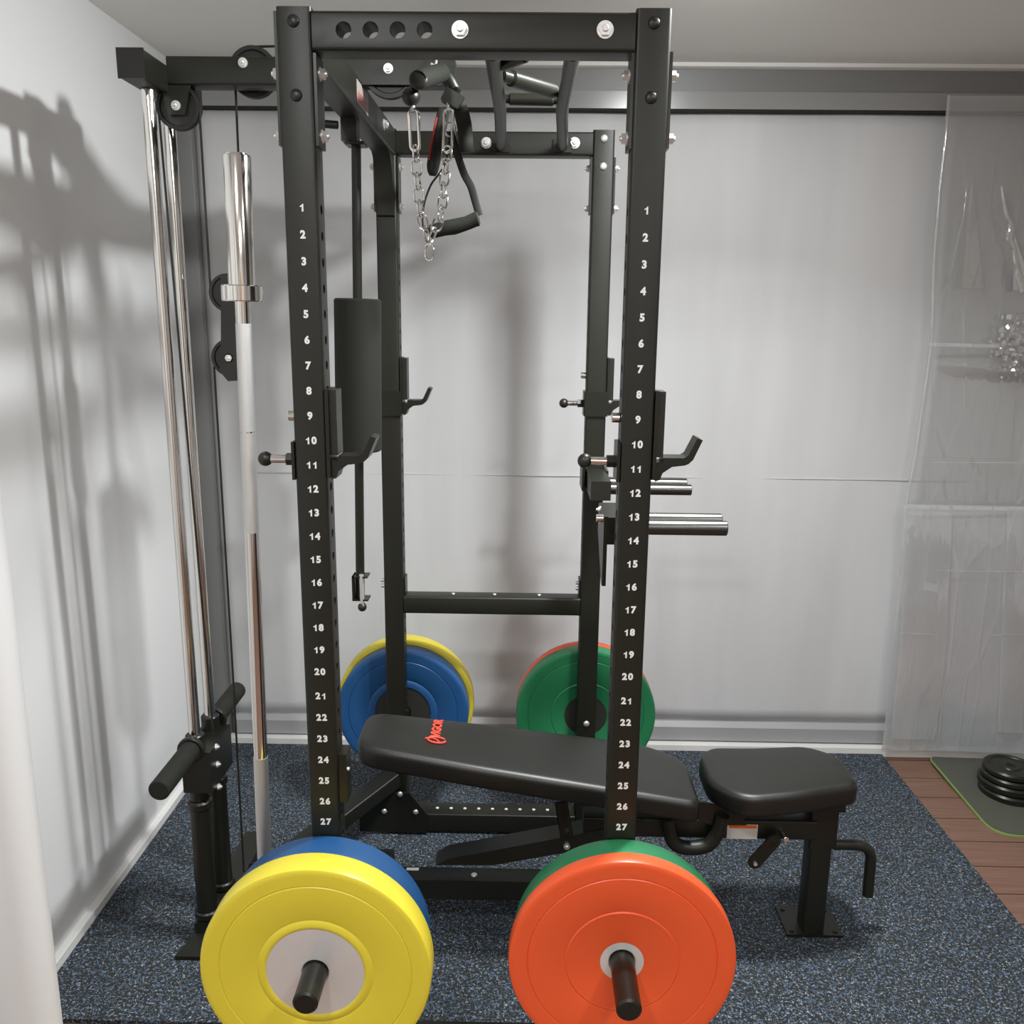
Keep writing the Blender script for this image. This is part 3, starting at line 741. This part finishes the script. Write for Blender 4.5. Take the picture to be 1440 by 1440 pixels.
# rear: low tube, feet, rising arm
za0 = .098
lt = BN.part('lower_tube', box(NB(), -.43, .30, YC-.03, YC+.03, za0, za0+.058), BLACK)
p = at(667, 1226, YC); BN.part('bolt', cyl(NB(), (p.x, YC-.005, za0+.0575), (p.x, YC-.005, za0+.062), .0085, 16, ch=.001), STEEL, lt)
p = at(577, 1215, YC-.02)
BN.part('sticker', box(NB(), p.x-.016, p.x+.018, YC+.012, YC+.024, za0+.0582, za0+.0588), LABELW, lt, label='small white and red sticker')
for x in (-.40, .26):
    BN.part('rear_foot', tubeY(NB(), x, .049, YC-.20, YC+.20, .05, .096), BLACK)
arm = [at(*q, YC-.03) for q in ((612, 1216), (630, 1207), (700, 1194), (780, 1179), (870, 1161), (905, 1152), (905, 1172), (870, 1184), (780, 1201), (740, 1208), (694, 1216))]
BN.part('rising_arm', prismY(NB(), [(v.x, v.z) for v in arm], YC-.0325, YC+.0325), BLACK)
pv = at(797, 1197, YC-.04); BN.part('bolt', hexbolt(NB(), (pv.x, YC-.0302, pv.z+.012), (0, -1, 0), .009, .010), STEEL)
# backrest adjusting strut
q0, q1 = at(789, 1128, YC-.05), at(797, 1176, YC-.05)
b = NB(); beam(b, q0, q1, .006, .034); BN.part('adjuster_strut', b, BLACKS)
BN.part('adjuster_hole', cyl(NB(), (q1.x, q1.y-.006, q1.z+.02), (q1.x, q1.y-.0025, q1.z+.02), .006, 12), GAP)
# U shaped bracket hanging between the pads
up_ = [at(*q, YC-.055) for q in ((940, 1150), (944, 1178), (955, 1190), (975, 1192), (995, 1188), (1008, 1172), (1016, 1146))]
BN.part('curved_bracket', pipe(NB(), up_, .019, 14, smooth=3), BLACK)
BN.part('hinge_plate', prismY(NB(), [(v.x, v.z) for v in [at(*q, YC-.05) for q in ((985, 1128), (1040, 1138), (1050, 1160), (1000, 1160), (975, 1150))]], YC-.052, YC-.046), BLACKS)
ws = [at(*q, YC-.0305) for q in ((1023, 1159), (1066, 1159), (1066, 1180), (1023, 1180))]
b = NB(); prismY(b, [(ws[0].x, ws[2].z), (ws[1].x, ws[2].z), (ws[1].x, ws[0].z), (ws[0].x, ws[0].z)], YC-.0312, YC-.0304)
BN.part('warning_label', b, LABELW, mt, label='white label with an orange band')
b = NB(); prismY(b, [(ws[0].x+.004, ws[0].z-.011), (ws[1].x-.003, ws[0].z-.011), (ws[1].x-.003, ws[0].z-.002), (ws[0].x+.004, ws[0].z-.002)], YC-.0316, YC-.0311)
BN.part('label_band', b, ORANGE, mt)
# seat adjusting lever and its pin
l0, l1 = at(1088, 1182, YC-.05), at(1061, 1212, YC-.05)
b = NB(); dv = (l1-l0).normalized(); nv = Vector((-dv.z, 0, dv.x)); pts = []
for k in range(9):
    a = PI*k/8; pts.append(l1+nv*.018*math.cos(a)+dv*.018*math.sin(a))
for k in range(9):
    a = PI*k/8; pts.append(l0-nv*.018*math.cos(a)-dv*.018*math.sin(a))
prismY(b, [(v.x, v.z) for v in pts], YC-.055, YC-.048)
lv_ = BN.part('seat_lever', b, BLACKS)
BN.part('lever_pin', cyl(NB(), (l1.x, YC-.062, l1.z), (l1.x, YC-.0545, l1.z), .005, 12), STEEL, lv_)
BN.part('lever_pin', cyl(NB(), (l0.x, YC-.058, l0.z-.012), (l0.x, YC-.0545, l0.z-.012), .004, 12), BLACKS, lv_)
p = at(1103, 1176, YC-.045); BN.part('pull_pin', cyl(NB(), (p.x, YC-.031, p.z), (p.x, YC-.062, p.z), .0075, 14, ch=.001), CHROME)

# ================================================================== attachments hanging from the cable
V = Thing('pulldown_handle', 'black angled two-grip pulldown bar hooked below the tower arm', 'cable handle', at(610, 95, 2.08))
g0, g1 = at(588, 112, 1.86), at(621, 102, 2.03)
apex = at(622, 100, 2.05); e2 = at(641, 132, 2.06); e3 = at(656, 214, 2.08)
V.part('grip', pipe(NB(), [g0, g0+(g1-g0)*.05, g1], [.0165, .0185, .0185], 24), FOAM)
V.part('grip_cap', ball(NB(), g0, .018, 16, (1, .3, 1)), PLASTIC)
V.part('bar', pipe(NB(), [g1, apex, at(632, 113, 2.055), e2], .0155, 16, smooth=4), BLACKS)
V.part('grip', pipe(NB(), [e2, (e2+e3)/2+Vector((.006, 0, 0)), e3], .0165, 20, smooth=5), FOAM)
V.part('hook', pipe(NB(), [at(607, 80, 2.10), at(613, 84, 2.09), at(612, 92, 2.08), at(606, 90, 2.08)], .003, 8, smooth=4), STEEL)
cb_ = NB(); c_ = at(637, 140, 2.05)
bmesh.ops.create_cube(cb_, size=1, matrix=Matrix.Translation(c_) @ Matrix.Rotation(.5, 4, 'Y') @ Matrix.Diagonal((.042, .036, .028, 1)))
for q in ((645, 124), (649, 137)): cyl(cb_, c_, at(*q, 2.04), .007, 10)
V.part('clamp', cb_, PLASTIC)
V.part('stopper_ball', ball(NB(), at(578, 136, 1.92), .0185), PLASTIC)
V.part('stopper_link', cyl(NB(), at(578, 128, 1.92), at(588, 112, 1.90), .006, 8), PLASTIC)
for px, yy in ((580, 1.92), (630, 2.04)):
    V.part('eyelet', cyl(NB(), at(px, 140, yy), at(px+1, 156, yy), .004, 10), STEEL)

# chain of separate links looping under the handle
CH = Thing('dip_chain', 'silver steel chain looping down in a V from the pulldown handle', 'chain', at(604, 350, 1.97))
def link(c, d, roll, L=.034, w=.011, r=.0021):
    d = d.normalized(); a = Vector((0, 1, 0)); u = d.cross(a).normalized(); v = d.cross(u).normalized()
    s_ = u*math.cos(roll)+v*math.sin(roll); pts = []
    for k in range(10): t = PI*k/9-PI/2; pts.append(c+d*(L/2-w)+d*w*math.cos(t)+s_*w*math.sin(t))
    for k in range(10): t = PI*k/9+PI/2; pts.append(c-d*(L/2-w)+d*w*math.cos(t)+s_*w*math.sin(t))
    return pipe(NB(), pts, r, 8, closed=True)
def chainpath(pts, L=.034, ph=0):
    pts = smoothpath(pts, 10); acc = [0]
    for a, c in zip(pts, pts[1:]): acc.append(acc[-1]+(c-a).length)
    step = L-.0085; n = max(1, round(acc[-1]/step)); step = acc[-1]/n
    def pos(s):
        for i in range(len(acc)-1):
            if acc[i+1] >= s: t = (s-acc[i])/max(1e-9, acc[i+1]-acc[i]); return pts[i].lerp(pts[i+1], t)
        return pts[-1]
    for k in range(n):
        s = (k+.5)*step; d = pos(min(s+step/2, acc[-1]))-pos(max(s-step/2, 0))
        CH.part('chain_link', link(pos(s), d, (.35 if (k+ph) % 2 else PI/2+.35), L), CHROME)
chainpath([at(584, 206, 1.93), at(587, 250, 1.94), at(592, 300, 1.95), at(602, 338, 1.97)])
chainpath([at(629, 208, 2.02), at(625, 250, 2.01), at(620, 300, 1.99), at(605, 338, 1.97)], ph=1)
CH.part('chain_link', link(at(604, 355, 1.97), Vector((0, 0, -1)), .5), CHROME)
def snap(a, c):
    a, c = Vector(a), Vector(c); d = c-a; CH.part('snap_hook', link((a+c)/2, d, .5, d.length, .011, .0034), CHROME)
snap(at(581, 153, 1.92), at(584, 212, 1.93)); snap(at(631, 153, 2.04), at(629, 214, 2.02))

# stirrup handle on a webbing strap
S = Thing('cable_stirrup', 'black single D handle on a webbing strap hanging beside the chain', 'cable handle', at(640, 315, 2.10))
h0, h1 = at(603, 327, 2.10), at(674, 307, 2.10); dh = h1-h0
pts = [h0+dh*t for t in (0, .04, .10, .3, .5, .75, .92, .97, 1)]
for i, k in enumerate((0, 0, 0, .0, .003, .003, 0, 0, 0)): pts[i] = pts[i]-Vector((0, 0, k))
S.part('grip', pipe(NB(), pts, [.009, .016, .0155, .0165, .0175, .0155, .016, .0165, .010], 20), FOAM)
S.part('strap', pipe(NB(), [at(633, 186, 2.09), at(641, 210, 2.09), at(652, 243, 2.095), at(662, 262, 2.095), at(668, 282, 2.10), at(674, 303, 2.10)], .0085, 10, smooth=5, flat=.0025, ref=(1, 0, 0)), WEB)
S.part('cord', pipe(NB(), [at(634, 186, 2.10), at(625, 232, 2.10), at(606, 260, 2.10), at(596, 290, 2.10), at(595, 318, 2.10), at(604, 330, 2.10)], .0023, 8, smooth=6), WEB)
S.part('ring', link(at(633, 182, 2.09), Vector((0, 0, 1)), .4, .03, .012, .0025), STEEL)
S2 = Thing('strap_loop', 'folded black webbing strap with a red edge behind the chain', 'strap', at(607, 235, 2.14))
S2.part('webbing', pipe(NB(), [at(622, 152, 2.14), at(616, 180, 2.14), at(610, 210, 2.14), at(606, 232, 2.14), at(609, 243, 2.14), at(614, 225, 2.14), at(620, 190, 2.14), at(627, 158, 2.14)], .0095, 10, smooth=5, flat=.005, ref=(1, 0, 0)), WEB)
S2.part('red_edge', pipe(NB(), [at(614, 165, 2.127), at(608, 195, 2.127), at(603, 225, 2.127)], .0022, 8, smooth=5), REDSTRAP)

# ================================================================== exercise mat and small plates
c0 = flo(1297, 1058, .0); yn = flo(1400, 1173, 0).y; xl = flo(1396, 1172, 0).x-.03
xl = 1.575
out = rounded([(xl, 3.17), (xl, yn), (2.25, yn), (2.25, 3.17)], [.03, .09, .09, .03], 8)
b = NB(); tp = ZD+.0105
bmv = lambda q, z: (q.x, q.y, z+(.018*max(0, 1-((q.x-xl)**2+(q.y-3.17)**2)**.5/.12) if True else 0))
lo_ = loop(b, [bmv(q, ZD+.0005) for q in out]); hi_ = loop(b, [bmv(q, tp-.003) for q in out]); bridge(b, lo_, hi_); cap(b, lo_, True); cap(b, hi_)
EM = Thing('exercise_mat', 'dark green exercise mat with a lime edge lying on the brown deck boards', 'exercise mat', (1.9, 2.9, ZD))
EM.part('edge_layer', b, GREENEDGE, label='lime green edge')
b = NB(); ins = [Vector((q.x+(.0035 if q.x < 1.9 else -.0035), q.y+(.0035 if q.y < 2.9 else -.0035))) for q in out]
lo_ = loop(b, [bmv(q, tp-.0029) for q in ins]); hi_ = loop(b, [bmv(q, tp) for q in ins]); bridge(b, lo_, hi_); cap(b, lo_, True); cap(b, hi_)
EM.part('top_layer', b, YOGA)
pc = at(1424, 1057, 2.93)
def small_plate(z0, r, th, label, dx=0, dy=0):
    T = Thing('small_weight_plate', label, 'weight plate', (pc.x+dx, 2.93+dy, z0), 'small black plates stacked on the exercise mat')
    o = (pc.x+dx, 2.93+dy, z0)
    T.part('disc', lathe(NB(), [(.016, 0), (r-.006, 0), (r, .006), (r, th-.006), (r-.006, th), (r-.018, th), (r-.022, th-.004), (.038, th-.004), (.034, th), (.016, th)], o, (0, 0, 1), 56, closed=True), BLACKS)
    T.part('bore_ring', lathe(NB(), [(.0155, .001), (.0125, .001), (.0125, th+.001), (.0155, th+.001)], o, (0, 0, 1), 32, closed=True), GAP)
    return T
zz0 = tp+.0005
small_plate(zz0, .103, .029, 'small black weight plate at the bottom of the stack', .006, -.004)
small_plate(zz0+.0295, .103, .029, 'small black weight plate second from the bottom of the stack', .004, .003)
small_plate(zz0+.059, .094, .024, 'small black weight plate second from the top of the stack', .002, -.002)
small_plate(zz0+.0845, .090, .024, 'small black weight plate on top of the stack, bore showing')
bt = at(1440, 1090, 2.83)
o = Thing('spring_collar', 'small chrome collar resting against the stack of black plates', 'collar', (1.83, 2.815, tp+.02))
o.part('ring', lathe(NB(), [(.0125, 0), (.019, 0), (.019, .022), (.0125, .022)], (1.828, 2.80, tp+.0195), (1, .15, 0), 28, closed=True), CHROME)

# ================================================================== plastic sheet
def sheet(name, label, left, ztop, zbot, y0, m, xr_=2.45, seed=0, amp=1.0):
    """left: list of (z, x) of the free left edge"""
    left = sorted(left)
    def lx(z):
        for (a, xa), (c, xc) in zip(left, left[1:]):
            if z <= c: t = (z-a)/(c-a); return xa+(xc-xa)*t
        return left[-1][1]
    b = NB(); nx, nz = 110, 130; g = []
    rnd = random.Random(seed); folds = [(rnd.uniform(1.5, 2.4), rnd.uniform(-.12, .05), rnd.uniform(.010, .028), rnd.uniform(.006, .018), rnd.uniform(.3, 2.2), rnd.uniform(.3, .8)) for _ in range(11)]
    for j in range(nz+1):
        z = zbot+(ztop-zbot)*j/nz; row = []
        for i in range(nx+1):
            t = i/nx; x = lx(z)+(xr_-lx(z))*t
            y = y0+.006*math.sin(x*9+z*1.3)*amp
            for fx, sl, wd, hh, zc_, zr in folds:
                e = math.exp(-((z-zc_)/zr)**2); u = (x-fx-sl*(z-zc_))/wd
                y -= hh*amp*e*math.exp(-u*u)
            y -= .020*math.exp(-((z-(1.51-.10*(x-1.5)))/.022)**2)*min(1, t*6)      # horizontal fold
            cr_ = math.exp(-((x-1.92)/.12)**2-((z-1.50)/.16)**2)
            y -= .016*cr_*(math.sin(x*95+z*40)*math.sin(z*110-x*30))
            y -= .006*math.exp(-((t)/.02)**2)
            row.append(b.verts.new((x, y, z)))
        g.append(row)
    for j in range(nz):
        for i in range(nx): b.faces.new((g[j][i], g[j][i+1], g[j+1][i+1], g[j+1][i]))
    return b
def XZ(px, py, Y=3.17): v = at(px, py, Y); return (v.z, v.x)
PS = Thing('plastic_sheet', 'clear crumpled plastic sheeting hanging over the right end of the grey screen', 'plastic sheet', (2.0, 3.17, .03))
up_edge = [XZ(1331, 135), XZ(1322, 230), XZ(1312, 330), XZ(1306, 485), XZ(1290, 600), XZ(1271, 712), XZ(1262, 860), XZ(1240, 1042)]
PS.part('upper_film', sheet('a', '', up_edge, up_edge[0][0], .035, 3.168, FILM, seed=2), FILM, ang=80)
def strip(edge, wid, y, m, name, thick=.0012):
    edge = sorted(edge); b = NB(); a0 = []; 
    n = 60
    for k in range(n+1):
        z = edge[0][0]+(edge[-1][0]-edge[0][0])*k/n
        for (za_, xa), (zb_, xb) in zip(edge, edge[1:]):
            if za_ <= z <= zb_+1e-9: x = xa+(xb-xa)*(z-za_)/(zb_-za_); break
        w_ = wid(z) if callable(wid) else wid
        jit = .0008*math.sin(z*17)
        a0.append([b.verts.new((x+w_*t+jit, y-.004*math.sin(PI*t)-.002*math.sin(z*23), z)) for t in (0, .33, .66, 1)])
    for p_, q_ in zip(a0, a0[1:]):
        for i in range(3): b.faces.new((p_[i], p_[i+1], q_[i+1], q_[i]))
    o = PS.part(name, b, m, ang=80); return o
strip(up_edge, .011, 3.160, FILM3, 'hem')
band_e = [XZ(1272, 714, 3.13), XZ(1266, 900, 3.13), XZ(1252, 1038, 3.13)]
strip(band_e, .17, 3.128, FILM3, 'folded_band')
strip([XZ(1418, 712, 3.12), XZ(1408, 900, 3.12), XZ(1404, 1030, 3.12)], .09, 3.122, FILM3, 'folded_band')
def hline(px0, px1, py0, py1, hw=.004):
    a, c = at(px0, py0, 3.118), at(px1, py1, 3.118); b = NB()
    prismY(b, [(a.x, a.z-hw), (c.x, c.z-hw), (c.x, c.z+hw), (a.x, a.z+hw)], 3.1175, 3.1185); PS.part('crease', b, FILM3)
hline(1271, 1440, 713, 716, .006); hline(1306, 1412, 484, 487, .006); hline(1318, 1440, 802, 804, .0015); hline(1262, 1312, 890, 892, .0015); hline(1392, 1440, 893, 893, .0015)
hline(1310, 1440, 650, 651, .001)
rc = random.Random(9)
# crumpled bright knots of film near the edge of the picture
b = NB(); g = []; cz_ = at(1432, 486, 3.11)
for j in range(31):
    row = []
    for i in range(31):
        u, v = i/30-.5, j/30-.5; e = max(0, 1-(2*u)**2)*max(0, 1-(2*v)**2)
        row.append(b.verts.new((cz_.x+.02+u*.22, 3.135-.045*e*(.4+rc.random()*1.1), cz_.z+v*.26)))
    g.append(row)
for j in range(30):
    for i in range(30):
        if ((i-15)/15)**2+((j-15)/15)**2 > .75+.3*math.sin(j*1.3)+.2*math.sin(i*2.1): continue
        b.faces.new((g[j][i], g[j][i+1], g[j+1][i+1], g[j+1][i]))
bmesh.ops.smooth_vert(b, verts=b.verts, factor=.35, use_axis_x=True, use_axis_y=True, use_axis_z=True)
[b.verts.remove(v) for v in list(b.verts) if not v.link_faces]
PS.part('crumpled_fold', b, FILMC, ang=20)
fx = [at(*q, 3.12) for q in ((1408, 262), (1415, 300), (1422, 318), (1419, 335), (1426, 350), (1432, 385), (1442, 408))]
b = pipe(NB(), fx, [.004, .007, .010, .012, .008, .012, .02], 9, smooth=5, flat=.006, ref=(1, 0, 0)); PS.part('twisted_fold', b, FILMC, ang=25)
b = NB(); q_ = [at(*q, 3.125) for q in ((1425, 330), (1452, 408), (1424, 408))]
prismY(b, [(v.x, v.z) for v in q_], 3.120, 3.122); PS.part('triangle_fold', b, FILM3)
b = NB(); q_ = [at(*q, 3.135) for q in ((1364, 240), (1382, 405), (1352, 405), (1360, 300))]
prismY(b, [(v.x, v.z) for v in q_], 3.130, 3.131); PS.part('triangle_fold', b, FILM4)
lo_edge = [XZ(1271, 710, 3.14), XZ(1268, 800, 3.14), XZ(1256, 900, 3.14), XZ(1242, 1040, 3.14)]
PS.part('lower_film', sheet('b', '', lo_edge, lo_edge[0][0], .045, 3.146, FILM2, seed=5, amp=.8), FILM2, ang=80)

# ================================================================== light, world, camera
def area(name, loc, size, power, col=(1, 1, 1), target=None, spread=PI):
    l = bpy.data.lights.new(name, 'AREA'); l.shape = 'DISK'; l.size = size; l.energy = power; l.color = col; l.spread = spread
    o = bpy.data.objects.new(name, l); C.objects.link(o); o.location = loc
    if target is not None: o.rotation_euler = (Vector(target)-Vector(loc)).to_track_quat('-Z', 'Y').to_euler()
    return o
def spot(name, loc, target, power, cone, rad, col=(.97, 1, 1)):
    l = bpy.data.lights.new(name, 'SPOT'); l.energy = power; l.spot_size = math.radians(cone); l.spot_blend = .9
    l.shadow_soft_size = rad; l.color = col
    o = bpy.data.objects.new(name, l); C.objects.link(o); o.location = loc
    o.rotation_euler = (Vector(target)-Vector(loc)).to_track_quat('-Z', 'Y').to_euler()
spot('track_lamp_left_wall', (.53, 1.72, 2.38), (-1.2, 2.2, 1.15), 92, 112, .035)
spot('track_lamp_back_wall', (.49, 2.10, 2.45), (.5, 3.2, 1.2), 42, 150, .08)
area('ceiling_lamp_main', (.50, 2.00, 2.46), .14, 23, (.97, 1, 1), spread=2.3)
area('ceiling_lamp_left', (-.50, .45, 2.47), .2, 17, (.98, 1, 1))
area('ceiling_lamp_right', (1.0, .45, 2.47), .2, 17, (.98, 1, 1))
area('ambient_fill', (.4, -1.0, 2.47), 1.0, 32, (1, .98, .95))  # broad unseen fill light, added to raise the ambient level
w = bpy.data.worlds.new('World'); bpy.context.scene.world = w; w.use_nodes = True
w.node_tree.nodes['Background'].inputs[0].default_value = (.8, .82, .85, 1); w.node_tree.nodes['Background'].inputs[1].default_value = .3

cam = bpy.data.cameras.new('camera'); co = bpy.data.objects.new('camera', cam); C.objects.link(co)
cam.sensor_width = 36; cam.sensor_fit = 'HORIZONTAL'; cam.lens = 36*F/1440; cam.clip_start = .02
rw = Vector((AX[0].x, AX[1].x, AX[2].x)); dw = Vector((AX[0].y, AX[1].y, AX[2].y)); fwd = Vector((AX[0].z, AX[1].z, AX[2].z))
M = Matrix((rw, -dw, -fwd)).transposed().to_4x4(); M.translation = (0, 0, H); co.matrix_world = M
S_ = bpy.context.scene; S_.camera = co
S_.view_settings.view_transform = 'Standard'; S_.view_settings.look = 'None'; S_.view_settings.gamma = 1
S_.view_settings.use_curve_mapping = False; S_.view_settings.exposure = .0
